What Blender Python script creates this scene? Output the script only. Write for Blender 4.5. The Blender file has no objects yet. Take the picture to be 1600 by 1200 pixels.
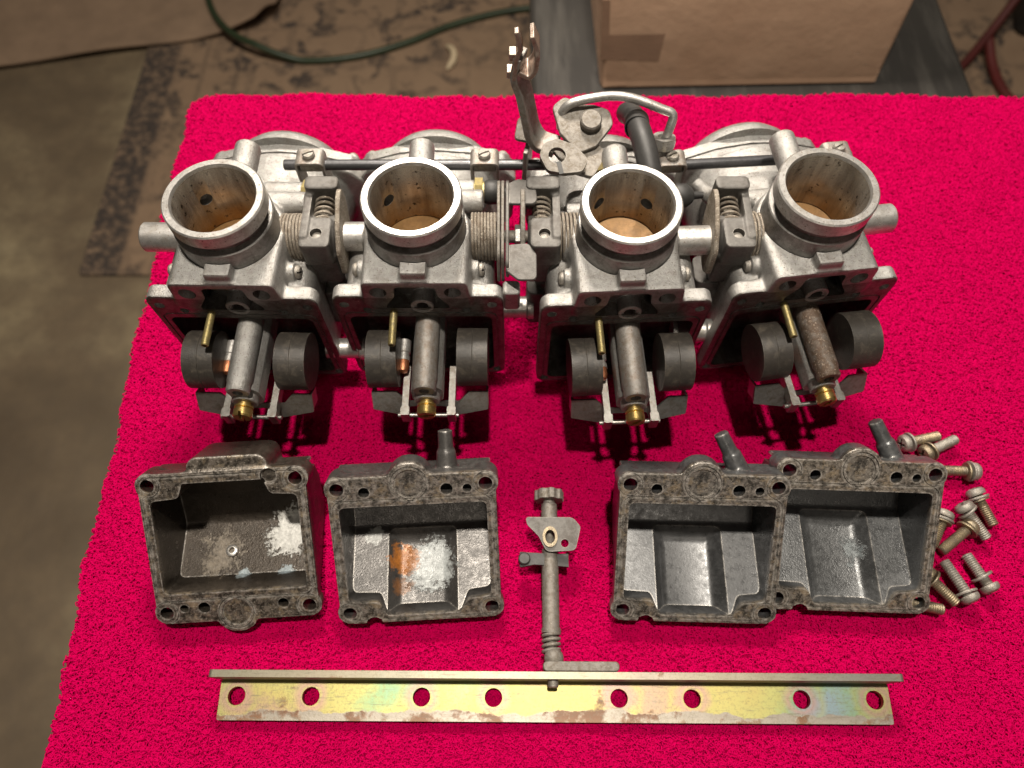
import bpy, bmesh, math, random
from mathutils import Matrix, Vector, Euler
R = math.radians
K = 0.00075            # every length below is written in units of 0.75 mm
random.seed(7)
S = bpy.context.scene
C = S.collection

# ------------------------------------------------------------------ camera
cam_d = bpy.data.cameras.new('camera'); cam = bpy.data.objects.new('camera', cam_d); C.objects.link(cam)
cam.location = (0, 0, 400*K); cam.rotation_euler = (R(26), 0, 0)
cam_d.sensor_width = 36; cam_d.lens = 1150/1600*36
cam_d.clip_start = 0.01; cam_d.clip_end = 50
cam_d.dof.use_dof = True; cam_d.dof.focus_distance = 350*K; cam_d.dof.aperture_fstop = 11
S.camera = cam
# ------------------------------------------------------------------ world, lamps, exposure
W = bpy.data.worlds.new('World'); S.world = W; W.use_nodes = True
bg = W.node_tree.nodes['Background']; bg.inputs[0].default_value = (1.0, .84, .66, 1); bg.inputs[1].default_value = .048
def lamp(name, loc, power, size, col, target):
    d = bpy.data.lights.new(name, 'AREA'); d.shape = 'DISK'; d.size = size*K; d.energy = power; d.color = col
    o = bpy.data.objects.new(name, d); C.objects.link(o); o.location = Vector(loc)*K
    o.rotation_euler = (Vector(target)-Vector(loc)).to_track_quat('-Z', 'Y').to_euler()
lamp('ceiling_lamp', (20, 250, 2400), 36.0, 110, (1.0, .91, .79), (10, 230, 0))
lamp('back_fill', (-40, 780, 760), 7.5, 170, (1.0, .90, .78), (0, 440, 0))  # unseen fill, added to brighten the far end of the towel
lamp('front_fill', (300, -2300, 2700), 6.0, 500, (1.0, .88, .74), (100, 500, 0))  # unseen frontal fill, added to lift the parcel's front face
S.view_settings.view_transform = 'Standard'; S.view_settings.look = 'None'
S.view_settings.exposure = 0.0; S.view_settings.gamma = 1; S.view_settings.use_curve_mapping = False

# ------------------------------------------------------------------ materials
def nodes(m):
    m.use_nodes = True
    nt = m.node_tree; nt.nodes.clear()
    out = nt.nodes.new('ShaderNodeOutputMaterial'); p = nt.nodes.new('ShaderNodeBsdfPrincipled')
    nt.links.new(p.outputs[0], out.inputs[0]); return nt, p
def coords(nt, rand=True, kind='Object'):
    tc = nt.nodes.new('ShaderNodeTexCoord'); v = tc.outputs[kind]
    if rand:
        oi = nt.nodes.new('ShaderNodeObjectInfo'); mul = nt.nodes.new('ShaderNodeMath'); mul.operation = 'MULTIPLY'; mul.inputs[1].default_value = .37
        nt.links.new(oi.outputs['Random'], mul.inputs[0])
        ad = nt.nodes.new('ShaderNodeVectorMath'); nt.links.new(v, ad.inputs[0]); nt.links.new(mul.outputs[0], ad.inputs[1]); v = ad.outputs[0]
    return v
def noise(nt, v, scale, detail=4, rough=.55, dist=0):
    n = nt.nodes.new('ShaderNodeTexNoise'); n.inputs['Scale'].default_value = scale/K
    n.inputs['Detail'].default_value = detail; n.inputs['Roughness'].default_value = rough; n.inputs['Distortion'].default_value = dist
    nt.links.new(v, n.inputs['Vector']); return n.outputs['Fac']
def ramp(nt, f, stops, interp='LINEAR'):
    r = nt.nodes.new('ShaderNodeValToRGB'); r.color_ramp.interpolation = interp
    e = r.color_ramp.elements
    while len(e) < len(stops): e.new(.5)
    for i, (p, c) in enumerate(stops):
        e[i].position = p
        c = (c, c, c) if isinstance(c, (int, float)) else c
        e[i].color = (*c, 1)
    nt.links.new(f, r.inputs[0]); return r.outputs[0]
def mix(nt, f, a, b, mode='MIX'):
    m = nt.nodes.new('ShaderNodeMix'); m.data_type = 'RGBA'; m.blend_type = mode
    if isinstance(f, float): m.inputs['Factor'].default_value = f
    else: nt.links.new(f, m.inputs['Factor'])
    for k, x in ((6, a), (7, b)):
        if isinstance(x, tuple): m.inputs[k].default_value = (*x, 1)
        else: nt.links.new(x, m.inputs[k])
    return m.outputs[2]
def math_(nt, op, a, b=0.):
    m = nt.nodes.new('ShaderNodeMath'); m.operation = op
    for i, x in enumerate((a, b)):
        if isinstance(x, (int, float)): m.inputs[i].default_value = x
        else: nt.links.new(x, m.inputs[i])
    return m.outputs[0]
def bump(nt, p, h, strength, dist):
    b = nt.nodes.new('ShaderNodeBump'); b.inputs['Strength'].default_value = strength; b.inputs['Distance'].default_value = dist*K
    nt.links.new(h, b.inputs['Height']); nt.links.new(b.outputs[0], p.inputs['Normal'])
MATS = {}
def edge_mask(nt, v, rad=.7, lo=.03, hi=.16):
    # worn, rubbed edges: where the rounded normal leaves the true one
    b = nt.nodes.new('ShaderNodeBevel'); b.samples = 4; b.inputs['Radius'].default_value = rad*K
    g = nt.nodes.new('ShaderNodeNewGeometry'); d = nt.nodes.new('ShaderNodeVectorMath'); d.operation = 'DOT_PRODUCT'
    nt.links.new(b.outputs[0], d.inputs[0]); nt.links.new(g.outputs['Normal'], d.inputs[1])
    e = ramp(nt, math_(nt, 'SUBTRACT', 1., d.outputs['Value']), ((lo, 0.), (hi, 1.)))
    return math_(nt, 'MULTIPLY', e, ramp(nt, noise(nt, v, .3, 5, .7), ((.36, .15), (.60, 1.))))
def metal(name, base, rough=.42, metallic=.8, dirt=None, dirt_amt=.5, dirt_scale=.12, speck=None, speck_amt=.62, speck_scale=.9, relief=.25, relief_scale=1.3, var=.25, edge=None):
    m = bpy.data.materials.new(name); nt, p = nodes(m); v = coords(nt)
    n1 = noise(nt, v, .06, 6, .6); n2 = noise(nt, v, relief_scale, 4, .6)
    col = mix(nt, ramp(nt, n1, ((.3, 0.), (.7, 1.))), tuple(c*(1-var) for c in base), base)
    col = mix(nt, ramp(nt, noise(nt, v, .55, 5, .7), ((.32, .55), (.55, 0.))), col, tuple(c*.45 for c in base))
    if dirt:
        nd = noise(nt, v, dirt_scale, 8, .68, .4)
        fd = ramp(nt, nd, ((1-dirt_amt-.06, 0.), (1-dirt_amt+.1, 1.)))
        col = mix(nt, fd, col, dirt)
    fs = None
    if speck:
        ns = noise(nt, v, speck_scale, 3, .6)
        fs = ramp(nt, ns, ((speck_amt, 0.), (speck_amt+.06, 1.))); col = mix(nt, fs, col, speck)
    if edge: col = mix(nt, edge_mask(nt, v), col, edge)
    nt.links.new(col, p.inputs['Base Color'])
    mt = metallic
    if fs is not None:
        mt = math_(nt, 'MULTIPLY', math_(nt, 'SUBTRACT', 1., fs), metallic); nt.links.new(mt, p.inputs['Metallic'])
    else: p.inputs['Metallic'].default_value = metallic
    rr = nt.nodes.new('ShaderNodeMapRange'); rr.inputs[3].default_value = rough-.1; rr.inputs[4].default_value = rough+.14
    nt.links.new(noise(nt, v, .25, 5, .6), rr.inputs[0]); nt.links.new(rr.outputs[0], p.inputs['Roughness'])
    bump(nt, p, math_(nt, 'ADD', n2, math_(nt, 'MULTIPLY', noise(nt, v, 3.2, 2, .6), .7)), relief, .4)
    MATS[name] = m; return m
AL = metal('cast_aluminium', (.48, .472, .455), .45, .76, dirt=(.30, .285, .265), dirt_amt=.45, dirt_scale=.13, speck=(.15, .13, .11), speck_amt=.59, speck_scale=1.1, relief=.8)
ALM = metal('machined_aluminium', (.62, .605, .58), .36, .80, dirt=(.40, .375, .34), dirt_amt=.44, dirt_scale=.16, speck=(.16, .125, .10), speck_amt=.615, relief=.25)
ALD = metal('dull_aluminium', (.34, .33, .315), .42, .8, dirt=(.17, .16, .15), dirt_amt=.46, dirt_scale=.16, speck=(.48, .45, .42), speck_amt=.66, relief=.35)  # duller tone, for the spigot below its lip and the block fronts
ZN = metal('corroded_zinc', (.26, .24, .215), .58, .50, edge=(.46, .43, .39), dirt=(.145, .125, .10), dirt_amt=.48, dirt_scale=.42, speck=(.36, .33, .28), speck_amt=.66, speck_scale=1.0, relief=.5)
DK = metal('dark_pot_metal', (.165, .157, .147), .56, .45, edge=(.36, .34, .31), dirt=(.085, .076, .068), dirt_amt=.45, speck=(.30, .27, .23), speck_amt=.70, relief=.35)
GUN = metal('gunmetal_rod', (.10, .10, .105), .36, .7, speck=(.4, .38, .35), speck_amt=.74, relief=.15)
BRASS = metal('brass', (.66, .47, .17), .30, .9, dirt=(.34, .23, .09), dirt_amt=.40, dirt_scale=.25, relief=.2)
DULLBRASS = metal('dull_brass', (.50, .41, .18), .42, .75, dirt=(.30, .25, .15), dirt_amt=.45, dirt_scale=.3, relief=.3)
CHROME = metal('bright_stamped_steel', (.40, .385, .36), .34, .9, dirt=(.24, .21, .18), dirt_amt=.45, dirt_scale=.3, relief=.2)
CRUST = metal('corroded_spring_steel', (.33, .29, .24), .6, .3, dirt=(.18, .145, .11), dirt_amt=.5, dirt_scale=.3, speck=(.52, .47, .38), speck_amt=.6, speck_scale=1.2, relief=.9)
FLOAT = metal('dark_float_plastic', (.046, .040, .034), .42, 0., edge=(.10, .09, .075), dirt=(.085, .073, .058), dirt_amt=.42, dirt_scale=.2, speck=(.33, .28, .21), speck_amt=.70, speck_scale=1.6, relief=.35)
RUB = metal('black_rubber', (.035, .034, .033), .5, 0., relief=.2)
GREYTUBE = metal('stained_nozzle_metal', (.32, .30, .275), .44, .5, dirt=(.20, .16, .13), dirt_amt=.46, dirt_scale=.2, speck=(.14, .09, .07), speck_amt=.60, speck_scale=1.1, relief=.45)
PLATE = metal('varnished_plate', (.27, .15, .055), .38, .35, dirt=(.18, .10, .04), dirt_amt=.45, dirt_scale=.2, relief=.2)
SCREW = metal('worn_plated_screw', (.36, .295, .195), .40, .7, dirt=(.21, .175, .13), dirt_amt=.5, dirt_scale=.18, speck=(.48, .44, .37), speck_amt=.68, relief=.45)
SCREWG = metal('grey_corroded_screw', (.36, .335, .30), .46, .55, dirt=(.22, .195, .16), dirt_amt=.45, dirt_scale=.18, speck=(.52, .485, .43), speck_amt=.64, relief=.6)
RUSTY = metal('rust_stained_nozzle', (.22, .19, .165), .5, .45, dirt=(.12, .08, .055), dirt_amt=.55, dirt_scale=.22, speck=(.34, .27, .21), speck_amt=.60, speck_scale=1.0, relief=.7)
COPPER = metal('copper_tip', (.50, .20, .10), .4, .8, relief=.3)

def bore_mat():
    m = bpy.data.materials.new('varnished_bore'); nt, p = nodes(m); v = coords(nt)
    oi = nt.nodes.new('ShaderNodeObjectInfo')
    tc = nt.nodes.new('ShaderNodeTexCoord'); sp = nt.nodes.new('ShaderNodeSeparateXYZ'); nt.links.new(tc.outputs['Object'], sp.inputs[0])
    mr = nt.nodes.new('ShaderNodeMapRange'); nt.links.new(sp.outputs[2], mr.inputs[0]); mr.inputs[1].default_value = 96*K; mr.inputs[2].default_value = 128*K
    n = noise(nt, v, .07, 6, .6)
    f = math_(nt, 'ADD', math_(nt, 'MULTIPLY', mr.outputs[0], .6), math_(nt, 'MULTIPLY', n, .8))
    c = ramp(nt, f, ((.35, (.34, .20, .085)), (.55, (.38, .30, .215)), (.72, (.48, .45, .40))))
    mp = nt.nodes.new('ShaderNodeMapping'); mp.inputs['Scale'].default_value = (1, 1, .12); nt.links.new(v, mp.inputs[0])
    c = mix(nt, ramp(nt, noise(nt, mp.outputs[0], .3, 5, .65), ((.42, 0.), (.68, .6))), c, (.15, .105, .07))
    ns = noise(nt, v, .40, 4, .6)
    c = mix(nt, ramp(nt, ns, ((.62, 0.), (.67, 1.))), c, (.05, .035, .025))
    nt.links.new(c, p.inputs['Base Color']); p.inputs['Metallic'].default_value = .82; p.inputs['Roughness'].default_value = .27
    bump(nt, p, noise(nt, v, .8, 4), .15, .3); return m
BORE = bore_mat()

def bowl_mat(name, base, rimdirt, bands):
    """a float bowl: base metal, grime on the gasket rim (object z near 0), blotches listed as (colour, (x,y,z), radius, threshold)"""
    m = bpy.data.materials.new(name); nt, p = nodes(m); v = coords(nt, False)
    n1 = noise(nt, v, .05, 6, .65); n2 = noise(nt, v, .30, 6, .7); n3 = noise(nt, v, 1.1, 3, .6)
    col = mix(nt, ramp(nt, n1, ((.3, 0.), (.7, 1.))), tuple(c*.62 for c in base), base)
    col = mix(nt, ramp(nt, n3, ((.66, 0.), (.72, 1.))), col, tuple(min(1, c*1.7) for c in base))
    met = ramp(nt, n2, ((.45, .62), (.65, .42)))
    sp = nt.nodes.new('ShaderNodeSeparateXYZ'); nt.links.new(v, sp.inputs[0])
    nearrim = ramp(nt, math_(nt, 'ADD', math_(nt, 'MULTIPLY', sp.outputs[2], 1/(9*K)), 1.), ((.60, 0.), (.93, 1.)))
    gr = mix(nt, ramp(nt, noise(nt, v, .30, 7, .75), ((.42, 0.), (.58, 1.))), tuple(c*.55 for c in rimdirt), tuple(min(1, c*2.2) for c in rimdirt))
    gr = mix(nt, ramp(nt, noise(nt, v, .11, 8, .75), ((.52, 0.), (.60, .85))), gr, (.30, .24, .165))
    gr = mix(nt, ramp(nt, noise(nt, v, .8, 6, .75), ((.55, 0.), (.64, .85))), gr, (.44, .40, .34))
    col = mix(nt, nearrim, col, gr)
    col = mix(nt, edge_mask(nt, v, 1.3, .008, .07), col, (.46, .435, .40))
    crust = []
    for (c, ctr, rad, thr) in bands:
        d = nt.nodes.new('ShaderNodeVectorMath'); d.operation = 'DISTANCE'; nt.links.new(v, d.inputs[0]); d.inputs[1].default_value = tuple(q*K for q in ctr)
        fall = math_(nt, 'SUBTRACT', 1., math_(nt, 'MULTIPLY', d.outputs['Value'], 1/(rad*K)))
        f = math_(nt, 'ADD', math_(nt, 'MULTIPLY', fall, .55), math_(nt, 'MULTIPLY', noise(nt, v, .11, 8, .7, .6), .9))
        f = math_(nt, 'ADD', f, math_(nt, 'MULTIPLY', math_(nt, 'SUBTRACT', noise(nt, v, .55, 5, .7), .5), .55))
        f = ramp(nt, f, ((thr-.02, 0.), (thr+.02, .6), (thr+.12, .95)))
        cc = mix(nt, ramp(nt, noise(nt, v, .5, 5, .7), ((.35, 0.), (.65, 1.))), tuple(q*.55 for q in c), c)
        col = mix(nt, f, col, cc); crust.append(f)
    for f in crust: met = math_(nt, 'MULTIPLY', met, math_(nt, 'SUBTRACT', 1., f))
    nt.links.new(col, p.inputs['Base Color']); nt.links.new(met, p.inputs['Metallic'])
    nt.links.new(ramp(nt, n2, ((.35, .26), (.65, .46))), p.inputs['Roughness'])
    bump(nt, p, math_(nt, 'MULTIPLY', math_(nt, 'ADD', math_(nt, 'MULTIPLY', n2, .7), math_(nt, 'MULTIPLY', n3, .5)), math_(nt, 'ADD', nearrim, .22)) if not crust else math_(nt, 'ADD', math_(nt, 'MULTIPLY', n2, math_(nt, 'ADD', nearrim, .22)), math_(nt, 'MULTIPLY', math_(nt, 'ADD', crust[0], n3), .5)), .5, .6); return m

def plain(name, base, rough=.6, var=.3, scale=.02, relief=.2, rscale=.3):
    m = bpy.data.materials.new(name); nt, p = nodes(m); v = coords(nt, False)
    c = mix(nt, ramp(nt, noise(nt, v, scale, 7, .62), ((.3, 0.), (.7, 1.))), tuple(x*(1-var) for x in base), base)
    nt.links.new(c, p.inputs['Base Color']); p.inputs['Roughness'].default_value = rough
    bump(nt, p, noise(nt, v, rscale, 4), relief, 1.5); return m

# ------------------------------------------------------------------ mesh tools
def T(x=0, y=0, z=0): return Matrix.Translation((x, y, z))
def RX(a): return Matrix.Rotation(R(a), 4, 'X')
def RY(a): return Matrix.Rotation(R(a), 4, 'Y')
def RZ(a): return Matrix.Rotation(R(a), 4, 'Z')
AX = {'x': RY(90), '-x': RY(-90), 'y': RX(-90), '-y': RX(90), 'z': Matrix.Identity(4), '-z': RX(180)}
XZ = RX(90)     # polygon plane x,y -> x,z ; extrusion +z -> -y
def rrect(x0, x1, y0, y1, r=3, n=5):
    pts = []
    for cx, cy, a in ((x1-r, y1-r, 0), (x0+r, y1-r, 90), (x0+r, y0+r, 180), (x1-r, y0+r, 270)):
        for i in range(n+1):
            t = R(a+90*i/n); pts.append((cx+r*math.cos(t), cy+r*math.sin(t)))
    return pts
def circ(cx, cy, r, n=24): return [(cx+r*math.cos(2*math.pi*i/n), cy+r*math.sin(2*math.pi*i/n)) for i in range(n)]
def rpoly(pts, r=2, n=4):
    """round the corners of a polygon; r may be one value or one for each corner"""
    out = []; L = len(pts)
    for i, p in enumerate(pts):
        rr = r[i] if isinstance(r, (list, tuple)) else r
        p = Vector(p); a = Vector(pts[i-1])-p; b = Vector(pts[(i+1) % L])-p
        if rr <= 0: out.append(tuple(p)); continue
        la, lb = a.length, b.length; a.normalize(); b.normalize()
        ang = a.angle(b)
        if ang > 3.1: out.append(tuple(p)); continue
        d = min(rr/math.tan(ang/2), la*.49, lb*.49)
        q0, q1 = p+a*d, p+b*d
        for k in range(n+1):
            t = k/n; out.append(tuple((1-t)**2*q0+2*t*(1-t)*p+t*t*q1))
    return out
class MB:
    def __init__(s): s.v = []; s.f = []
    def add(s, v, f, M=None):
        o = len(s.v)
        s.v += [tuple(M @ Vector(p)) for p in v] if M is not None else [tuple(p) for p in v]
        flip = M is not None and M.determinant() < 0
        s.f += [tuple(i+o for i in (reversed(q) if flip else q)) for q in f]; return s
    def lathe(s, prof, M=None, n=40, close=False, a0=0, a1=360):
        """profile of (radius, height); capped on the axis unless close"""
        v = []; f = []; L = len(prof)
        for i in range(n):
            a = 2*math.pi*i/n; ca, sa = math.cos(a), math.sin(a)
            v += [(r*ca, r*sa, z) for r, z in prof]
        for i in range(n):
            j = (i+1) % n
            for k in range(L if close else L-1):
                k2 = (k+1) % L
                f.append((i*L+k, j*L+k, j*L+k2, i*L+k2))
        if not close:
            f.append(tuple(i*L for i in reversed(range(n)))); f.append(tuple(i*L+L-1 for i in range(n)))
        return s.add(v, f, M)
    def cyl(s, r, z0, z1, M=None, n=28, ch=0, r2=None):
        r2 = r if r2 is None else r2
        prof = [(r-ch, z0), (r, z0+ch), (r2, z1-ch), (r2-ch, z1)] if ch else [(r, z0), (r2, z1)]
        return s.lathe(prof, M, n)
    def ball(s, r, M=None, n=20, sq=1):
        return s.lathe([(max(.001, r*math.sin(math.pi*i/12)), -r*sq*math.cos(math.pi*i/12)) for i in range(13)], M, n)
    def prism(s, poly, z0, z1, M=None):
        n = len(poly)
        a = sum(poly[i][0]*poly[(i+1) % n][1]-poly[(i+1) % n][0]*poly[i][1] for i in range(n))
        if a < 0: poly = list(reversed(poly))
        v = [(x, y, z0) for x, y in poly]+[(x, y, z1) for x, y in poly]
        f = [tuple(reversed(range(n))), tuple(range(n, 2*n))]+[(i, (i+1) % n, n+(i+1) % n, n+i) for i in range(n)]
        return s.add(v, f, M)
    def box(s, x0, x1, y0, y1, z0, z1, M=None): return s.prism([(x0, y0), (x1, y0), (x1, y1), (x0, y1)], z0, z1, M)
    def rbox(s, x0, x1, y0, y1, z0, z1, r=2, M=None): return s.prism(rrect(x0, x1, y0, y1, r), z0, z1, M)
    def plate(s, outer, holes, z0, z1, M=None):
        bm = bmesh.new()
        for lp in [outer]+holes:
            vs = [bm.verts.new((x, y, z0)) for x, y in lp]
            for i in range(len(vs)): bm.edges.new((vs[i], vs[(i+1) % len(vs)]))
        bmesh.ops.triangle_fill(bm, use_beauty=True, edges=bm.edges[:])
        bmesh.ops.recalc_face_normals(bm, faces=bm.faces[:])
        ex = bmesh.ops.extrude_face_region(bm, geom=bm.faces[:])
        for g in ex['geom']:
            if isinstance(g, bmesh.types.BMVert): g.co.z = z1
        bmesh.ops.recalc_face_normals(bm, faces=bm.faces[:])
        bm.verts.index_update()
        s.add([v.co[:] for v in bm.verts], [[v.index for v in f.verts] for f in bm.faces], M); bm.free(); return s
    def tube(s, path, r, n=12, M=None, cap=True):
        P = [Vector(p) for p in path]; L = len(P); v = []; f = []
        t = (P[1]-P[0]).normalized(); u = t.orthogonal().normalized()
        for i in range(L):
            t2 = ((P[min(i+1, L-1)]-P[max(i-1, 0)])).normalized()
            u = (u-t2*u.dot(t2)).normalized(); w = t2.cross(u)
            rr = r[i] if isinstance(r, (list, tuple)) else r
            v += [P[i]+u*rr*math.cos(2*math.pi*k/n)+w*rr*math.sin(2*math.pi*k/n) for k in range(n)]
        for i in range(L-1):
            for k in range(n): f.append((i*n+k, i*n+(k+1) % n, (i+1)*n+(k+1) % n, (i+1)*n+k))
        if cap: f += [tuple(reversed(range(n))), tuple(range((L-1)*n, L*n))]
        return s.add(v, f, M)
    def coil(s, R0, r, z0, z1, turns, M=None, n=8, per=22, wob=0.):
        N = int(turns*per)
        return s.tube([((R0+random.uniform(-wob, wob))*math.cos(2*math.pi*i/per), (R0+random.uniform(-wob, wob))*math.sin(2*math.pi*i/per), z0+(z1-z0)*i/N) for i in range(N+1)], r, n, M)
    def strip(s, path, w, th, M=None, r=0):
        """bent flat bar: path in the x,z plane (list of (x,z)), width along y, thickness th"""
        P = [Vector((x, 0, z)) for x, z in (rpoly_open(path, r) if r else path)]; L = len(P); v = []; f = []
        for i in range(L):
            t = (P[min(i+1, L-1)]-P[max(i-1, 0)]).normalized(); nrm = Vector((-t.z, 0, t.x))
            ww = w
            if isinstance(w, (list, tuple)):
                q = i/(L-1)*(len(w)-1); k0 = min(int(q), len(w)-2); ww = w[k0]+(w[k0+1]-w[k0])*(q-k0)
            for a, b in ((-1, -1), (-1, 1), (1, 1), (1, -1)): v.append(P[i]+nrm*th/2*a+Vector((0, ww/2*b, 0)))
        for i in range(L-1):
            for k in range(4): f.append((i*4+k, (i+1)*4+k, (i+1)*4+(k+1) % 4, i*4+(k+1) % 4))
        f += [(0, 1, 2, 3), (L*4-1, L*4-2, L*4-3, L*4-4)]
        return s.add(v, f, M)
    def mesh(s, name):
        me = bpy.data.meshes.new(name); me.from_pydata([(x*K, y*K, z*K) for x, y, z in s.v], [], s.f); me.update()
        bm = bmesh.new(); bm.from_mesh(me); bmesh.ops.recalc_face_normals(bm, faces=bm.faces[:]); bm.to_mesh(me); bm.free(); return me
def rpoly_open(pts, r, n=4):
    out = [pts[0]]
    for i in range(1, len(pts)-1):
        p = Vector(pts[i]); a = Vector(pts[i-1])-p; b = Vector(pts[i+1])-p
        d = min(r, a.length*.49, b.length*.49); q0 = p+a.normalized()*d; q1 = p+b.normalized()*d
        for k in range(n+1):
            t = k/n; out.append(tuple((1-t)**2*q0+2*t*(1-t)*p+t*t*q1))
    return out+[pts[-1]]
def smooth(me, ang=35):
    me.polygons.foreach_set('use_smooth', [True]*len(me.polygons)); me.set_sharp_from_angle(angle=R(ang)); me.update()
def evaluate(o):
    dg = bpy.context.evaluated_depsgraph_get(); dg.update()
    return bpy.data.meshes.new_from_object(o.evaluated_get(dg))
def casting(name, mb, voxel=.9, iters=5, cuts=(), ang=35):
    """fuse primitives into one cast skin, then machine the cutters out of it"""
    o = bpy.data.objects.new('work', mb.mesh(name)); C.objects.link(o); tmp = [o]
    if voxel:
        m = o.modifiers.new('r', 'REMESH'); m.mode = 'VOXEL'; m.voxel_size = voxel*K
        if iters: m = o.modifiers.new('s', 'SMOOTH'); m.factor = .5; m.iterations = iters
    for c in cuts:
        co = bpy.data.objects.new('work_cut', c.mesh('cut')); C.objects.link(co); tmp.append(co)
        m = o.modifiers.new('b', 'BOOLEAN'); m.operation = 'DIFFERENCE'; m.solver = 'MANIFOLD'; m.object = co
    me = evaluate(o); me.name = name; me.materials.clear()
    for t in tmp:
        d = t.data; bpy.data.objects.remove(t); bpy.data.meshes.remove(d)
    smooth(me, ang); return me
def link(name, me, mat, parent=None, M=None, bevel=0):
    o = bpy.data.objects.new(name, me); C.objects.link(o)
    if mat is not None and not me.materials: me.materials.append(mat)
    if M is not None:
        M = M.copy(); M.translation = M.translation*K; o.matrix_local = M
    if parent is not None: o.parent = parent
    if bevel:
        b = o.modifiers.new('bevel', 'BEVEL'); b.width = bevel*K; b.segments = 2; b.limit_method = 'ANGLE'; b.angle_limit = R(40)
    return o
def part(name, mb, mat, parent=None, M=None, bevel=0, ang=38):
    me = mb.mesh(name); smooth(me, ang); return link(name, me, mat, parent, M, bevel)
def empty(name, M): 
    o = bpy.data.objects.new(name, None); C.objects.link(o); M = M.copy(); M.translation = M.translation*K; o.matrix_local = M; o.empty_display_size = .01; return o
def tag(o, label=None, cat=None, group=None, kind=None):
    for k, x in (('label', label), ('category', cat), ('group', group), ('kind', kind)):
        if x: o[k] = x
    return o

#==SETTING==
FZ = -1000.
# ------------------------------------------------------------------ concrete floor
def concrete():
    m = bpy.data.materials.new('stained_concrete'); nt, p = nodes(m); v = coords(nt, False)
    n1 = noise(nt, v, .0026, 5, .55, .3); n2 = noise(nt, v, .02, 7, .65)
    c = ramp(nt, n1, ((.30, (.095, .068, .042)), (.47, (.165, .122, .075)), (.60, (.27, .215, .13)), (.75, (.38, .32, .20))))
    c = mix(nt, ramp(nt, n2, ((.35, 0.), (.7, .6))), c, (.10, .075, .05))
    nt.links.new(c, p.inputs['Base Color']); p.inputs['Roughness'].default_value = .6; bump(nt, p, n2, .3, 3); return m
fl = part('floor', MB().box(-3200, 3200, -1500, 4600, FZ-40, FZ), concrete()); tag(fl, kind='structure')
# rug
def rug_mat():
    m = bpy.data.materials.new('faded_rug'); nt, p = nodes(m); v = coords(nt, False)
    sp = nt.nodes.new('ShaderNodeSeparateXYZ'); nt.links.new(v, sp.inputs[0])
    dist = noise(nt, v, .012, 5, .6)
    beige = mix(nt, noise(nt, v, .01, 6, .7), (.30, .205, .13), (.19, .125, .08))
    dark = (.045, .035, .030)
    br_ = nt.nodes.new('ShaderNodeTexBrick'); br_.inputs['Scale'].default_value = 1.0; br_.inputs['Mortar Size'].default_value = 13*K; br_.inputs['Brick Width'].default_value = 190*K; br_.inputs['Row Height'].default_value = 150*K; br_.inputs['Mortar Smooth'].default_value = .4
    wv = nt.nodes.new('ShaderNodeVectorMath'); ms = nt.nodes.new('ShaderNodeVectorMath'); ms.operation = 'SCALE'; ms.inputs['Scale'].default_value = 60*K
    nn = nt.nodes.new('ShaderNodeTexNoise'); nn.inputs['Scale'].default_value = .02/K; nn.inputs['Detail'].default_value = 4; nt.links.new(v, nn.inputs['Vector'])
    nt.links.new(nn.outputs['Color'], ms.inputs[0]); nt.links.new(v, wv.inputs[0]); nt.links.new(ms.outputs[0], wv.inputs[1]); nt.links.new(wv.outputs[0], br_.inputs['Vector'])
    blot = ramp(nt, noise(nt, v, .013, 5, .62, .5), ((.50, 0.), (.57, 1.)))
    f = math_(nt, 'MAXIMUM', math_(nt, 'MULTIPLY', br_.outputs['Fac'], .35), blot)
    wear = ramp(nt, noise(nt, v, .004, 4), ((.36, .5), (.56, 1.)))
    wear2 = ramp(nt, noise(nt, v, .06, 6, .75), ((.36, .12), (.54, 1.)))
    f = math_(nt, 'MULTIPLY', math_(nt, 'MULTIPLY', f, wear), wear2)
    x = math_(nt, 'MULTIPLY', sp.outputs[0], 1/K)
    e1 = ramp(nt, math_(nt, 'MULTIPLY', math_(nt, 'ADD', x, 1000.), 1/1000.), ((.0, 1.), (.10, 1.), (.115, 0.), (.17, 0.), (.18, .5), (.19, 0.), (.26, 0.), (.27, .7), (.285, 0.)))
    f = math_(nt, 'MAXIMUM', f, math_(nt, 'MULTIPLY', e1, wear2))
    c = mix(nt, f, beige, dark)
    nt.links.new(c, p.inputs['Base Color']); p.inputs['Roughness'].default_value = .95; bump(nt, p, noise(nt, v, .15, 3), .4, 3); return m
rug = part('rug', MB().rbox(-985, 2300, 955, 3600, FZ, FZ+9, 8), rug_mat(), bevel=3)
tag(rug, 'faded beige rug with dark distressed pattern lying on the concrete floor', 'rug')
# brown paper sheet on the floor
def sheet():
    outl = [(-2600, 1430), (-1380, 1605), (-800, 1722), (-690, 1750), (-640, 1800), (-650, 2000), (-660, 2700), (-2600, 2500)]
    outl = rpoly(outl, 30)
    bm = bmesh.new(); fc = bm.faces.new([bm.verts.new((x, y, 0)) for x, y in outl]); 
    bmesh.ops.triangulate(bm, faces=[fc])
    bmesh.ops.subdivide_edges(bm, edges=bm.edges[:], cuts=9, use_grid_fill=True)
    for q in bm.verts:
        e = max(0, 1-math.hypot(q.co.x+650, q.co.y-1770)/260)
        q.co.z = 6+5*math.sin(q.co.x*.013)*math.cos(q.co.y*.017)+55*e*e
    ex = bmesh.ops.extrude_face_region(bm, geom=bm.faces[:])
    for g in ex['geom']:
        if isinstance(g, bmesh.types.BMVert): g.co.z += 4
    mb = MB(); bm.verts.index_update(); mb.add([q.co[:] for q in bm.verts], [[q.index for q in f.verts] for f in bm.faces]); bm.free(); return mb
ps = part('paper_sheet', sheet(), plain('brown_floor_paper', (.30, .205, .135), .75, .3, .012, .35, .03), None, T(0, 0, FZ+14))
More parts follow.
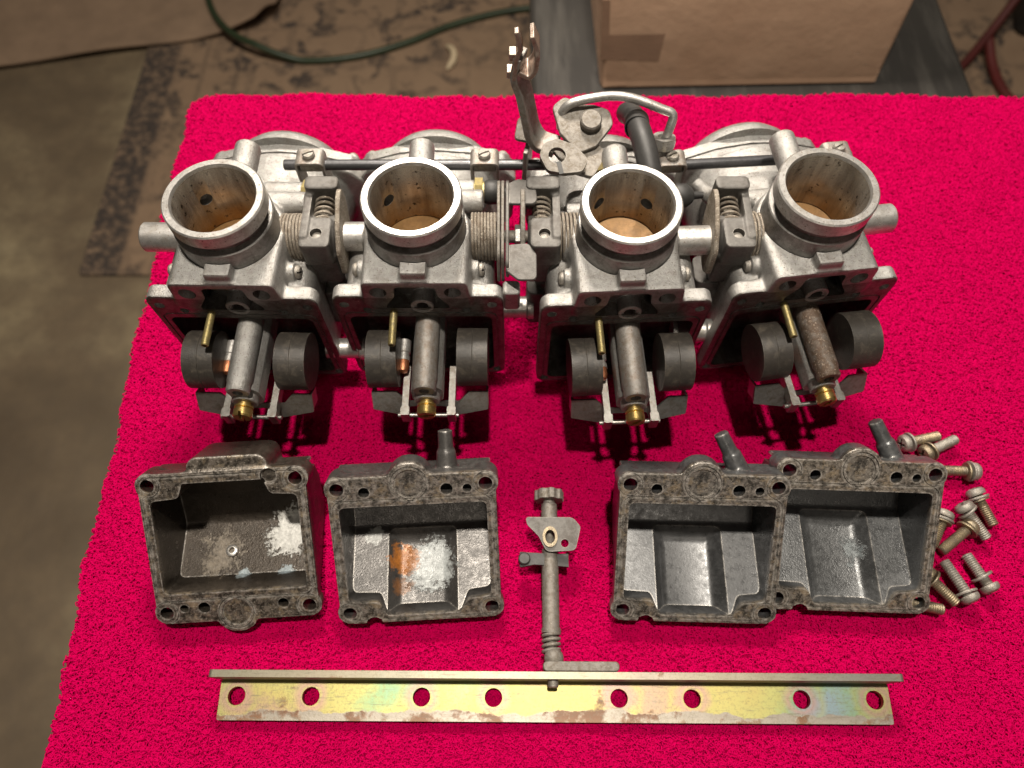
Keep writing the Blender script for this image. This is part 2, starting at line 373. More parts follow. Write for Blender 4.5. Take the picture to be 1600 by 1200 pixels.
tag(ps, 'large brown paper sheet with a curled corner over the rug edge', 'paper')
# green hose
hp = [(-900, 2250), (-862, 1950), (-815, 1790), (-740, 1690), (-640, 1640), (-520, 1630), (-400, 1650), (-280, 1700), (-160, 1770), (-20, 1822), (130, 1850), (330, 1900), (520, 2050)]
def cat(pts, n=8):
    out = []
    for i in range(len(pts)-1):
        p0, p1, p2, p3 = [Vector(pts[max(0, min(len(pts)-1, i+k))]) for k in (-1, 0, 1, 2)]
        for k in range(n):
            t = k/n; out.append(.5*((2*p1)+(p2-p0)*t+(2*p0-5*p1+4*p2-p3)*t*t+(3*p1-p0-3*p2+p3)*t**3))
    return out+[Vector(pts[-1])]
def hz(x, y): 
    return FZ+30+ (42 if x < -640 and y > 1600 else 0)
hose = part('garden_hose', MB().tube([(q[0], q[1], FZ+19+max(0, min(1, (-560-q[0])/120))*34) for q in cat(hp)], 9, 10), plain('green_hose', (.028, .045, .02), .45))
tag(hose, 'thin dark green hose curving over the brown paper and the rug', 'hose')
wc = part('wood_chip', MB().tube(cat([(-172, 1600, FZ+16), (-155, 1632, FZ+22), (-158, 1662, FZ+26), (-178, 1690, FZ+18)], 4), [2, 6, 8, 9, 9, 9, 9, 9, 8, 8, 7, 5, 2], 6), plain('pale_wood', (.62, .50, .33), .7))
tag(wc, 'small curved pale chip lying on the rug', 'chip')
# ------------------------------------------------------------------ storage tote with the paper parcel
def tote_mat():
    m = bpy.data.materials.new('scuffed_dark_plastic'); nt, p = nodes(m); v = coords(nt, False)
    st = nt.nodes.new('ShaderNodeMapping'); st.inputs['Rotation'].default_value = (0, 0, .7); st.inputs['Scale'].default_value = (1, .12, 1); nt.links.new(v, st.inputs[0])
    n = noise(nt, st.outputs[0], .035, 6, .7); n2 = noise(nt, v, .012, 5)
    c = mix(nt, ramp(nt, n, ((.5, 0.), (.72, 1.))), (.022, .020, .018), (.066, .061, .054)); c = mix(nt, ramp(nt, n2, ((.4, 0.), (.7, .5))), c, (.036, .033, .028))
    nt.links.new(c, p.inputs['Base Color']); p.inputs['Roughness'].default_value = .5; return m
TZ = -200.
tote = empty('storage_tote', T(0, 0, FZ)); TM = tote_mat()
tag(tote, 'dark grey plastic storage tote standing behind the workbench under the parcel', 'tote')
part('lid', MB().rbox(22, 520, 452, 1020, TZ-28-FZ, TZ-FZ, 18), TM, tote, bevel=6)
part('bin', MB().prism(rrect(50, 492, 480, 992, 30), 0, TZ-30-FZ), TM, tote)
def paper_mat():
    m = bpy.data.materials.new('kraft_paper'); nt, p = nodes(m); v = coords(nt, False)
    n = noise(nt, v, .012, 6, .6); c = mix(nt, ramp(nt, n, ((.3, 0.), (.7, 1.))), (.56, .345, .225), (.66, .43, .29))
    nt.links.new(c, p.inputs['Base Color']); p.inputs['Roughness'].default_value = .7
    bump(nt, p, math_(nt, 'ADD', noise(nt, v, .012, 4), math_(nt, 'MULTIPLY', noise(nt, v, .5, 3), .03)), .22, 14); return m
KP = paper_mat()
parcel = empty('paper_parcel', T(252, 800, TZ)@RZ(1.5)); tag(parcel, 'brown kraft paper parcel with folded corner standing on the dark tote', 'parcel')
def parcel_body():
    mb = MB(); a = rrect(-156, 156, -132, 132, 6, 3); b = rrect(-172, 160, -104, 132, 9, 3); n = len(a)
    lv = [(0, a), (12, [(x*1.0, y*1.01) for x, y in a]), (130, [((x+u)/2, (y+w)/2-2) for (x, y), (u, w) in zip(a, b)]), (235, b)]
    v = [(x, y, z) for z, l in lv for x, y in l]; f = [tuple(reversed(range(n))), tuple(range(3*n, 4*n))]
    for k in range(3): f += [(k*n+i, k*n+(i+1) % n, (k+1)*n+(i+1) % n, (k+1)*n+i) for i in range(n)]
    return mb.add(v, f)
part('wrapping', parcel_body(), KP, parcel, bevel=2)
part('patch', MB().prism([(-160, 38), (-96, 34), (-92, 100), (-164, 104)], 0, 1.0, T(0, -134.2, 0)@RX(-6.9)@XZ), plain('darker_brown_patch', (.34, .205, .135), .6), parcel)  # thin flat rectangle, a darker brown than the wrapping
part('fold', MB().prism([(-154, 3), (-128, 5), (-112, 48), (-152, 66)], 0, 1.0, T(0, -133.4, 0)@RX(-6.9)@XZ), KP, parcel)
part('fold', MB().prism([(-140, 3), (154, 3), (153, 17), (-130, 14)], 0, .6, T(0, -133.2, 0)@RX(-4)@XZ), KP, parcel)
# dark case with red strap at the far right
bag = empty('dark_case', T(1560, 1810, FZ+9)@RZ(-14)); tag(bag, 'near-black case with a red carrying strap on the rug', 'case')
part('shell', MB().rbox(-170, 400, -120, 260, 0, 150, 30), plain('black_case', (.012, .010, .009), .6), bag, bevel=14)
part('strap', MB().tube(cat([(-150, -40, 130), (-200, -90, 150), (-262, -200, 60), (-320, -300, 14), (-382, -345, 12)]), 11, 10), plain('red_strap', (.085, .010, .008), .6), bag)
part('strap', MB().tube(cat([(-262, -195, 50), (-238, -280, 20), (-205, -370, 14), (-140, -460, 14)]), 12, 10), plain('red_strap_b', (.11, .012, .010), .6), bag)
# ------------------------------------------------------------------ workbench and towel
WB = plain('workbench_wood', (.20, .13, .075), .6, .4, .02)
bench = empty('workbench', T(160, 180, FZ)); tag(bench, 'plain wooden workbench hidden under the pink-red towel', 'workbench')
part('top', MB().box(-378, 400, -330, 250, -FZ-45, -FZ-6.5), WB, bench)
for sx in (-350, 370):
    for sy in (-300, 215): part('leg', MB().box(sx-22, sx+22, sy-22, sy+22, 0, -FZ-45.5), WB, bench)
def towel_mat():
    m = bpy.data.materials.new('terry_cotton'); nt, p = nodes(m); v = coords(nt, False)
    oi = nt.nodes.new('ShaderNodeObjectInfo')
    n = noise(nt, v, .035, 6, .7)
    c = mix(nt, ramp(nt, n, ((.38, 0.), (.60, 1.))), (.36, .0004, .050), (.56, .0006, .090))
    c = mix(nt, ramp(nt, oi.outputs['Random'], ((0., .45), (.6, 0.))), c, (.38, .0003, .048))
    nt.links.new(c, p.inputs['Base Color']); p.inputs['Roughness'].default_value = .9
    p.inputs['Specular IOR Level'].default_value = .02; return m
TW = towel_mat()
X0, X1, Y0, Y1 = -241, 566, -130, 437
def towel_sheet():
    nx, ny = 160, 110; mb = MB(); v = []; f = []
    for j in range(ny+1):
        for i in range(nx+1):
            x = X0+(X1-X0)*i/nx; y = Y0+(Y1-Y0)*j/ny
            # rounded far-left corner, slightly wavy hem
            rr = 16; cx, cy = X0+rr, Y1-rr
            if x < cx and y > cy:
                d = Vector((x-cx, y-cy)); m_ = max(abs(d.x), abs(d.y)); 
                if d.length > 1e-6: d = d.normalized()*m_; x, y = cx+d.x, cy+d.y
            if i == 0: x += 1.2*math.sin(y*.05)+.8*math.sin(y*.13)
            if j == ny: y += 1.5*math.sin(x*.03)+1.0*math.sin(x*.11)
            x += 13*(y-437)/-440*max(0., min(1., (400-x)/640))
            z = -3.4+.5*math.sin(x*.021+1)*math.sin(y*.027)+.35*math.sin(x*.06)*math.sin(y*.05+2)
            v.append((x, y, z))
    for j in range(ny):
        for i in range(nx):
            a = j*(nx+1)+i; f.append((a, a+1, a+nx+2, a+nx+1))
    n = len(v)
    v += [(x, y, z-2.6) for x, y, z in v]; f += [tuple(q+n for q in reversed(g)) for g in f]
    ring = [i for i in range(nx)]+[j*(nx+1)+nx for j in range(ny)]+[ny*(nx+1)+i for i in range(nx, 0, -1)]+[j*(nx+1) for j in range(ny, 0, -1)]
    for k, a in enumerate(ring):
        b = ring[(k+1) % len(ring)]; f.append((b, a, a+n, b+n))
    return mb.add(v, f)
towel = part('towel', towel_sheet(), TW); tag(towel, 'bright pinkish-red terry towel spread flat over the workbench', 'towel')
def pile():
    g = bpy.data.node_groups.new('terry_loops', 'GeometryNodeTree')
    g.interface.new_socket('Geometry', in_out='INPUT', socket_type='NodeSocketGeometry'); g.interface.new_socket('Geometry', in_out='OUTPUT', socket_type='NodeSocketGeometry')
    N = g.nodes.new; L = g.links.new
    gi = N('NodeGroupInput'); go = N('NodeGroupOutput')
    ds = N('GeometryNodeDistributePointsOnFaces'); ds.distribute_method = 'RANDOM'; ds.inputs['Density'].default_value = DENS; ds.inputs['Seed'].default_value = 3
    L(gi.outputs[0], ds.inputs['Mesh'])
    def loop(st, mid, en, rad):
        q = N('GeometryNodeCurveQuadraticBezier'); q.inputs['Resolution'].default_value = 6
        for nm, val in (('Start', st), ('Middle', mid), ('End', en)): q.inputs[nm].default_value = tuple(t*K for t in val)
        c = N('GeometryNodeCurvePrimitiveCircle'); c.inputs['Resolution'].default_value = 5; c.inputs['Radius'].default_value = rad*K
        cm = N('GeometryNodeCurveToMesh'); L(q.outputs[0], cm.inputs[0]); L(c.outputs[0], cm.inputs[1]); return cm.outputs[0]
    jn = N('GeometryNodeJoinGeometry')
    for a in (loop((-1.6, 0, -.4), (-.3, .5, 4.6), (1.8, .3, .6), .42), loop((.2, -1.5, -.4), (1.8, -.2, 4.1), (1.2, 1.6, .3), .40), loop((-.4, 1.4, -.4), (-2.1, .4, 4.1), (-1.1, -1.5, .5), .40)):
        L(a, jn.inputs[0])
    sm = N('GeometryNodeSetMaterial'); sm.inputs['Material'].default_value = TW; L(jn.outputs[0], sm.inputs[0])
    ip = N('GeometryNodeInstanceOnPoints'); L(ds.outputs['Points'], ip.inputs['Points']); L(sm.outputs[0], ip.inputs['Instance'])
    # swirl: the pile leans in patches
    pos = N('GeometryNodeInputPosition'); nz = N('ShaderNodeTexNoise'); nz.inputs['Scale'].default_value = .03/K; nz.inputs['Detail'].default_value = 2; L(pos.outputs[0], nz.inputs['Vector'])
    sub = N('ShaderNodeVectorMath'); sub.operation = 'SUBTRACT'; sub.inputs[1].default_value = (.5, .5, .5); L(nz.outputs['Color'], sub.inputs[0])
    mul = N('ShaderNodeVectorMath'); mul.operation = 'MULTIPLY'; mul.inputs[1].default_value = (3.0, 3.0, 0); L(sub.outputs[0], mul.inputs[0])
    rv = N('FunctionNodeRandomValue'); rv.data_type = 'FLOAT_VECTOR'; rv.inputs[0].default_value = (-.45, -.45, -3.15); rv.inputs[1].default_value = (.45, .45, 3.15)
    ad = N('ShaderNodeVectorMath'); L(mul.outputs[0], ad.inputs[0]); L(rv.outputs[0], ad.inputs[1]); L(ad.outputs[0], ip.inputs['Rotation'])
    rs = N('FunctionNodeRandomValue'); rs.data_type = 'FLOAT'; rs.inputs[2].default_value = .6; rs.inputs[3].default_value = 1.0; L(rs.outputs[1], ip.inputs['Scale'])
    L(ip.outputs[0], go.inputs[0]); return g
DENS = .62/(K*K)
def pile_base():
    # only the upper face of the towel carries the pile
    me0 = towel.data; mb = MB(); n = len(me0.vertices)//2
    v = [tuple(c/K for c in me0.vertices[i].co) for i in range(n)]
    nx, ny = 160, 110; f = []
    for j in range(ny):
        for i in range(nx):
            a = j*(nx+1)+i; f.append((a, a+1, a+nx+2, a+nx+1))
    mb.v = v; mb.f = f; return mb
pb = pile_base(); me = bpy.data.meshes.new('terry_pile'); me.from_pydata([(x*K, y*K, z*K) for x, y, z in pb.v], [], pb.f); me.materials.append(TW)
po = link('terry_pile', me, TW, towel); po['kind'] = 'stuff'
gm = po.modifiers.new('loops', 'NODES'); gm.node_group = pile()

#==CARBS==
bank = empty('carburetor_bank', T(0, 227, 0))
tag(bank, 'bank of four aluminium carburetors with open float chambers on the red towel', 'carburetors')

# --- shared meshes of one carburetor; local origin: bore axis on the table, -y = float side, z up
CAPO = rpoly([(-43, 24), (-45, 60), (-38, 68), (-18, 74.5), (2, 76.5), (22, 74.5), (42, 68), (49, 60), (47, 24), (24, 3), (-20, 3)], [8, 6, 5, 14, 14, 14, 5, 6, 8, 10, 10], 4)
def body_mesh():
    b = MB()
    b.lathe([(25, 0), (25, 8), (27, 12), (28, 92), (27.5, 101), (25.6, 107.5)], None, 56)
    lob = rpoly([(-26.5, 96), (-26.5, 86), (26.5, 86), (26.5, 96), (25.5, 108.5), (-25.5, 108.5)], [4, 8, 8, 4, 4, 4])
    b.prism(lob, 0, 33, T(0, 1, 0)@XZ)
    for sx in (-18, 18): b.cyl(8.3, 0, 33, T(sx, 1, 100.2)@XZ, 32)
    b.prism(rrect(-42.5, 42.5, 13, 96, 6), 23, 31, XZ)
    b.prism(rrect(-37.5, 37.5, 16, 92, 8), -4, 26, XZ)
    b.prism([(-6.3, 103), (6.3, 103), (6.3, 114), (-6.3, 114)], 21, 30.5, XZ)          # casting lug
    b.cyl(7.3, -30, 30, T(0, 4, 97)@AX['x'], 32); b.cyl(9.5, -27, 27, T(0, 4, 95)@AX['x'], 32)
    b.cyl(4.8, -30.5, 30.5, T(0, -14, 94)@AX['x'], 24)
    b.cyl(6.6, 10, 53, T(0, 0, 108)@RX(2)@AX['y'], 28, .8)
    b.cyl(29, 5, 45, T(0, 0, 44)@AX['y'], 40); b.cyl(36, 34, 75, T(2, 0, 43)@AX['y'], 48, r2=38)
    b.cyl(6.5, 6, 27, T(0, 37, 92)@AX['x'], 28); b.cyl(6.0, 8, 32, T(0, 25, 99)@AX['x'], 28, .6); b.cyl(5, -26, 0, T(0, 27, 94)@AX['x'], 24)
    b.prism(rrect(-24, 30, 60, 92, 6), -44, -20, XZ)
    b.prism(CAPO, -81, -74, XZ)
    # diagonal ribs down to the diaphragm housing
    for s in (-1, 1): b.tube([(s*20, 14, 84), (s*34, 60, 70)], 4.5, 12)
    cuts = [MB().cyl(24.3, 82, 150, None, 64), MB().cyl(19.3, 60, 90, None, 48)]
    cuts.append(MB().prism(rrect(-36.5, 36.5, 19, 77, 4), 8, 40, XZ))
    arch = rpoly([(-10, 105), (10, 105), (10.5, 97), (15.5, 89), (15.5, 86), (-15.5, 86), (-15.5, 89), (-10.5, 97)], [3, 3, 5, 2, 1, 1, 2, 5])
    cuts.append(MB().prism(arch, 18, 45, XZ))
    for sx in (-18, 18): cuts.append(MB().lathe([(3.4, 14), (3.4, 30), (4.2, 31.6), (4.2, 40)], T(sx, 0, 100.4)@XZ, 28))
    for sx, sz in ((-36.8, 88), (36.8, 88), (-38, 18.5), (38, 18.5)): cuts.append(MB().cyl(2.5, 20, 40, T(sx, 0, sz)@XZ, 18))
    for sx in (-26, 24): cuts.append(MB().cyl(2.2, 16, 40, T(sx, 0, 83.5)@XZ, 18))
    cuts.append(MB().plate(rrect(-40, 40, 15.6, 91.5, 5), [rrect(-39, 39, 16.6, 80.5, 4)+[]], 30.2, 33, XZ) if False else MB().plate(rrect(-39.6, 39.6, 15.6, 81.2, 5), [rrect(-38.7, 38.7, 16.5, 80.3, 4.4)], 30.1, 33, XZ))
    cuts.append(MB().cyl(3.4, 24, 40, T(0, 25, 99)@AX['x'], 20))
    return casting('carburetor', b, .85, 6, cuts, 32)
BODY = body_mesh()
DARKAL = metal('dark_aluminium', (.19, .178, .165), .42, .75, dirt=(.085, .072, .060), dirt_amt=.5, dirt_scale=.2, speck=(.34, .31, .28), speck_amt=.66, relief=.35)  # darker tone for the gasket face, float chamber and arch recess
for q in (AL, DARKAL, ALD): BODY.materials.append(q)
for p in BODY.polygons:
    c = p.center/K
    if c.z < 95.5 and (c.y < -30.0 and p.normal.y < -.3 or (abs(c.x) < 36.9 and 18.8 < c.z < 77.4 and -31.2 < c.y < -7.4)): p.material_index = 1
    elif c.y < -31.2 and p.normal.y < -.7: p.material_index = 2  # block fronts: shade of the upright faces put into a duller colour
    elif abs(c.x) < 15.8 and 85 < c.z < 105.3 and -31.4 < c.y < -17.5: p.material_index = 1  # arch recess: its shade is put into the colour
def spigot_mesh(holes):
    prof = [(19.3, 84), (19.3, 131.6), (20.1, 133), (22.9, 133), (23.6, 132.3), (23.6, 125.4), (23.2, 125), (21.0, 124.8), (21.0, 120.2), (23.4, 119.8), (24.0, 119.2), (24.0, 108), (24.1, 107), (24.1, 84)]
    cuts = [MB().cyl(3.3, -2, 4.9, T(*p)@RZ(a)@RY(90), 24) for a, p in [(h, (18.6*math.cos(R(h)), 18.6*math.sin(R(h)), z)) for h, z in holes]]
    me = casting('spigot', MB().lathe(prof, None, 96, True), 0, 0, cuts, 30)
    me.materials.append(ALM); me.materials.append(BORE); me.materials.append(ALD)
    for p in me.polygons:
        c = p.center/K
        if math.hypot(c.x, c.y) < 20.0 and c.z < 131.9: p.material_index = 1
        elif c.z < 124.9: p.material_index = 2
    return me
SPIG = [spigot_mesh(h) for h in ([(132, 114)], [(137, 114)], [(129, 115), (52, 113)], [(172, 114)])]
def float_mesh():
    poly = [(14.6*math.cos(2*math.pi*k/48), 15.2*math.sin(2*math.pi*k/48)) for k in range(48)]
    m = MB().prism(poly, -7.8, 0)
    m2 = MB().prism([(x*.975, y*.975) for x, y in poly], -.1, .15); m3 = MB().prism([(x*.992, y*.992) for x, y in poly], .15, 7.8)
    for q in (m2, m3): m.add(q.v, q.f)
    me = m.mesh('float'); smooth(me, 40); me.materials.append(FLOAT); return me
FLT = float_mesh()
PIL = MB().lathe([(6.3, 0), (6.3, 42), (5.9, 43), (5.9, 47), (5.2, 48), (2.6, 48), (2.6, 45), (.01, 45)], None, 36).mesh('nozzle_tower'); smooth(PIL); PIL.materials.append(GREYTUBE)
PIL3 = PIL.copy(); PIL3.materials.clear(); PIL3.materials.append(RUSTY)
PIL2 = PIL.copy(); PIL2.materials.clear(); PIL2.materials.append(AL)
COL = MB().prism(rpoly([(-8, -5), (-5, -8.5), (5, -8.5), (8, -5), (8, 5), (5, 9), (-5, 9), (-8, 5)], 2), 0, 46).cyl(6.6, 40, 50, None, 28, .6).mesh('jet_holder'); smooth(COL); COL.materials.append(AL)
def jet_mesh():
    m = MB().lathe([(3.4, -4), (3.4, 2), (4.8, 2.2), (4.8, 3.2), (4.1, 3.6), (4.8, 4.2), (4.8, 7.6), (4.2, 8.4), (1.5, 8.4), (1.3, 5), (.01, 5)], None, 30)
    me = casting('main_jet', m, 0, 0, [MB().box(-6, 6, -.75, .75, 6.6, 12)], 30); me.materials.append(BRASS); return me
JET = jet_mesh()
TUBE = MB().lathe([(1.9, 0), (1.9, 30), (1.6, 30.4), (1.0, 30.4), (1.0, 27), (.01, 27)], None, 18).mesh('overflow_tube'); smooth(TUBE); TUBE.materials.append(DULLBRASS)
def hinge_mesh():
    m = MB()
    # stamped float arm: cross web facing forward with two saddle ends under the floats
    m.plate(rpoly([(-27, 0), (-27, -11), (-10, -15), (-7, -9), (13, -9), (16, -15), (34, -11), (34, 0), (24, 0), (19, -6), (-9, -6), (-14, 0)], 1.0, 3), [], -.6, .6, XZ)
    for x0 in (-27, 33): m.box(x0, x0+1.2, -.4, 8, -9, 0)
    return m
HNG = hinge_mesh().mesh('float_arm'); smooth(HNG, 25); HNG.materials.append(CHROME)
PIN = MB().cyl(1.2, -13, 19, AX['x'], 14, .2).rbox(-11, -6.5, -2.4, 2.4, -3.5, 6, .8).rbox(13, 17.5, -2.4, 2.4, -3.5, 6, .8).box(-10.5, -7.2, 2, 26, -1, 5.5).box(13.7, 17, 2, 26, -1, 5.5).mesh('hinge_pin'); smooth(PIN, 30); PIN.materials.append(CHROME)
PLUG = MB().lathe([(5.9, -14), (5.9, .2), (5.5, .6), (4.3, .6), (4.0, .1), (3.0, 0), (3.0, -5), (.01, -5)], None, 30).mesh('passage_plug'); smooth(PLUG); PLUG.materials.append(AL)
def cap_mesh():
    b = MB().prism(CAPO, -87.5, -81.6, XZ)
    b.lathe([(35, 0), (34.4, 4), (31, 9), (22, 12.5), (10, 14), (.01, 14.3)], T(2, 87, 47)@AX['y'], 48)
    for x, z in ((-37, 62), (41, 62), (-37, 24), (41, 24)): b.cyl(4.6, 74, 90, T(x, 0, z)@AX['y'], 18, .8)
    me = b.mesh('diaphragm_cap'); smooth(me, 40); me.materials.append(AL); return me
CAP = cap_mesh()
def butterfly():
    m = MB().cyl(19.1, -.7, .7, None, 48).cyl(3.4, -19, 19, T(0, 0, .6)@AX['x'], 16).box(-9, 9, -3.2, 3.2, 2, 4.2)
    me = m.mesh('throttle_plate'); smooth(me); me.materials.append(PLATE); return me
BFLY = butterfly()
def pan_screw(r, h):
    m = MB().lathe([(r*.55, -3), (r*.55, 0), (r, 0), (r, h*.5), (r*.8, h*.9), (.01, h)], None, 22)
    me = casting('screw', m, 0, 0, [MB().box(-r*1.3, r*1.3, -.5, .5, h*.45, h*2)], 30); return me
SCR = pan_screw(3.4, 2.6); SCR.materials.append(SCREWG)
HEX = MB().prism([(7.6*math.cos(R(60*i)), 7.6*math.sin(R(60*i))) for i in range(6)], 0, 4.2).cyl(5.6, -1, 5.4, None, 24).mesh('brass_nut'); smooth(HEX, 30); HEX.materials.append(DULLBRASS)
RCAP = MB().lathe([(5.6, 0), (6.6, 2), (6.2, 7), (4, 10), (2.2, 11), (1.6, 16), (.01, 16)], None, 24).mesh('rubber_cap'); smooth(RCAP); RCAP.materials.append(RUB)
TIPV = MB().lathe([(3.4, 0), (3.4, 7), (2.8, 7.6), (2.8, 9), (3.3, 9.4), (3.3, 12)], None, 20).mesh('needle_seat'); smooth(TIPV); TIPV.materials.append(ALM)
TIPC = MB().lathe([(2.9, 0), (3.1, 4), (2.4, 6.5), (.01, 7.4)], None, 20).mesh('needle_tip'); smooth(TIPC); TIPC.materials.append(COPPER)
STUB = MB().lathe([(7.4, 24), (7.4, 47.5), (6.6, 48.4), (6.0, 48.4), (5.4, 47.6), (.01, 47.6)], AX['x'], 36).mesh('shaft_boss'); smooth(STUB); STUB.materials.append(ALM)
carbs = [  # x, y offset, yaw, side of the long shaft boss
    (-138, -1, -1.0, -1, 'carburetor body with its shaft boss over the towel at the open end'),
    (-46.7, 0, 0., -1, 'carburetor body beside the twin bent lever plates'),
    (55.2, -4, 2.5, 1, 'carburetor body below the bent rod and rubber hose'),
    (147.4, 6, 7.0, 1, 'carburetor body with crusted lever beside it and clean towel beyond'),
]
CO = []
for i, (cx, cy, yaw, side, lab) in enumerate(carbs):
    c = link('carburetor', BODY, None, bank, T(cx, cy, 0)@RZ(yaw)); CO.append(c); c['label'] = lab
    link('spigot', SPIG[i], None, c)
    link('throttle_plate', BFLY, None, c, T(0, 0, 95)@RX((-6, -3, 9, 8)[i]))
    link('float', FLT, None, c, T(-19.8, -46.5, (60.5, 60, 60, 61)[i])@RZ(1)@AX['x'], bevel=1.3)
    link('float', FLT, None, c, T(26.5, -46.5, (60, 62, 62, 63)[i])@AX['x'], bevel=1.3)
    link('nozzle_tower', (PIL2, PIL, PIL, PIL3)[i], None, c, T(3, -22, 70.5)@RX(1)@AX['-y'])
    link('jet_holder', COL, None, c, T(3.5, -21, 59.5)@AX['-y'])
    link('main_jet', JET, None, c, T(3.5, -70.5, 59.5)@AX['-y']@RZ((90, 10, 50, 60)[i]))
    link('overflow_tube', TUBE, None, c, T(-13, -19.5, 82)@RX((1, 3, 3, 3)[i])@AX['-y'])
    link('float_arm', HNG, None, c, T(0, -61, 51)@RX(-32))
    link('hinge_pin', PIN, None, c, T(0, -72.5, 46))
    link('needle_seat', TIPV, None, c, T(-10.5, -34, 56)@AX['-y']); link('needle_tip', TIPC, None, c, T(-10.5, -45.5, 56)@AX['-y'])
    link('diaphragm_cap', CAP, None, c); link('passage_plug', PLUG, None, c, T(2, -30.9, 87)@AX['-y'])
    link('shaft_boss', STUB, None, c, T(0, 4, 97) if side > 0 else T(0, 4, 97)@RZ(180))
    for x in (-37, 41): link('cap_screw', SCR, SCREWG, c, T(x, 90, 62)@AX['y'])
    for s in (-1, 1): link('boss_screw', SCR, SCREWG, c, T(s*30.5, -14, 94)@AX['x' if s > 0 else '-x']@RZ(40))
    link('brass_nut', HEX, None, c, T(27, 37, 92)@AX['x']@RZ(12))
    if i in (1, 2): link('rubber_cap', RCAP, None, c, T(32, 37, 92)@AX['x'])

# --- throttle linkage between the bodies (local to bank: y 4, z 97 is the shaft line)
SY, SZ = 4, 97
def shaft(x0, x1): return MB().cyl(3.2, x0, x1, T(0, SY, SZ)@AX['x'], 18)
for x0, x1 in ((-112, -86), (-20, 30), (100, 122)): part('throttle_shaft', shaft(x0, x1), ZN, bank)
def coil_part(x0, x1, turns, mat, r=11): part('return_spring', MB().coil(r, .74, x0, x1, turns, T(0, SY, SZ)@AX['x'], 8, 24, .12), mat, bank)
coil_part(-115.5, -104, 7, CRUST); coil_part(-20.5, -7, 8.5, CRUST, 11.5); coil_part(21, 33, 6.5, CRUST, 11.5); coil_part(115.5, 126, 6, CRUST, 12)
COPPERY = metal('coppery_plated_steel', (.40, .32, .27), .40, .7, edge=(.55, .48, .42), dirt=(.24, .16, .12), dirt_amt=.45, dirt_scale=.2, relief=.3)
def lever_block(cx, flip, mat, crust):
    """cast synchronising lever: lower block with a screw hole, upper fork, small vertical spring between them"""
    M = T(cx, SY, SZ) @ (Matrix.Scale(-1, 4, (1, 0, 0)) if flip else Matrix.Identity(4))
    b = MB().rbox(-9, 6, -15, 3, -4, 12, 2.5).cyl(10.5, -7, 7, AX['x'], 28).rbox(-9, 8, 17, 25, 0, 17, 2.5).rbox(-9, -5, -10, 24, -6, 13, 1).rbox(-8, 7, -13, -4, -22, 0, 2)
    me = casting('lever_block', MB().add(b.v, b.f, M), .7, 4, [MB().cyl(2.9, 2, 30, M@T(-1, -7, 0), 20), MB().cyl(2.2, 8, 30, M@T(-1, -15, -9)@AX['-y'], 16)], 32)
    me.materials.append(mat); o = link('lever_block', me, None, bank)
    part('adjuster_screw', MB().lathe([(2.6, 2), (2.6, 9.4), (1.6, 9.8)], M@T(-1, -7, 0), 18), SCREWG, o)
    part('small_spring', MB().coil(4.4, .8, 2, 19, 5.5, M@T(0, 0, 6)@AX['y'], 7, 18), CRUST, o)
    part('lever_arm', MB().prism(rpoly([(-16, -10), (-15, 6), (-6, 14), (8, 20), (15, 20), (17, 10), (12, -8), (0, -16), (-10, -16)], 5), 0, 2.4, M@T(8.5, 0, 0)@Matrix(((0, 0, 1, 0), (1, 0, 0, 0), (0, 1, 0, 0), (0, 0, 0, 1)))), crust, o, bevel=.5)
lever_block(-95, False, DK, CRUST); lever_block(15, True, DK, ZN); lever_block(110, True, DK, CRUST)
# twin bent plates between second and third body
YZ = Matrix(((0, 0, 1, 0), (1, 0, 0, 0), (0, 1, 0, 0), (0, 0, 0, 1)))     # polygon (y,z) extruded along x
for x in (-7.4, -5.4): part('sector_plate', MB().prism(rpoly([(-22, -8), (-14, -18), (6, -16), (20, 4), (26, 14), (16, 20), (-6, 14), (-20, 10)], 6), 0, 1.6, T(x, SY, SZ)@YZ), ZN, bank, bevel=.4)
tabs = MB().strip([(0, 26), (0, 8), (0, -10)], [26, 30, 30], 1.8)
part('lever_plate', MB().prism(rpoly([(-25, -4), (26, -2), (28, 8), (20, 16), (-8, 14), (-25, 8)], 4), 0, 1.8, T(-3.2, SY, SZ+2)@YZ)
     .prism(rpoly([(-3, -2), (11.5, -2), (12.5, 2), (11.5, 14), (3, 16), (-3, 12)], 3), 0, 1.8, T(0, SY+9, SZ+15)@RX(-8))
     .prism(rpoly([(-3, 0), (8, 1), (12, -5), (12, -19), (3, -19), (-3, -14)], 3), 0, 1.8, T(0, SY-12, SZ+8)@RX(8)), DK, bank, bevel=.5)
part('shaft_nut', MB().prism([(6.2*math.cos(R(60*i)), 6.2*math.sin(R(60*i))) for i in range(6)], 0, 4.5, T(1.4, SY, SZ)@AX['x']).cyl(3, 0, 7.5, T(1.4, SY, SZ)@AX['x'], 18), ALM, bank, bevel=.4)

# --- choke rod and its forked clips
RYL, RZL = 56, 92
part('choke_rod', MB().cyl(2.9, -124, 20, T(0, RYL, RZL)@AX['x'], 20, .4), GUN, bank)
part('choke_rod', MB().cyl(2.9, 88, 186, T(0, RYL-6.5, RZL)@RZ(4)@AX['x'], 20, .4), GUN, bank)
def clip(x, y, yaw):
    M = T(x, y, RZL)@RZ(yaw)
    o = part('choke_clip', MB().strip([(-7, -22), (-7, 6), (7, 6), (7, -26)], 11, 1.5, M, 2.5), GREYTUBE, bank, bevel=.3)
    part('clip_collar', MB().cyl(3.5, -6, 6, M@AX['x'], 24, .3), ZN, o)
    part('clip_screw', MB(), None, o) if False else link('clip_screw', SCR, SCREWG, o, M@T(0, 0, 6.8)@RZ(25))
clip(-109, 56, 0); clip(-14.8, 56, 0); clip(86, 55, 3); clip(176, 61, 6)

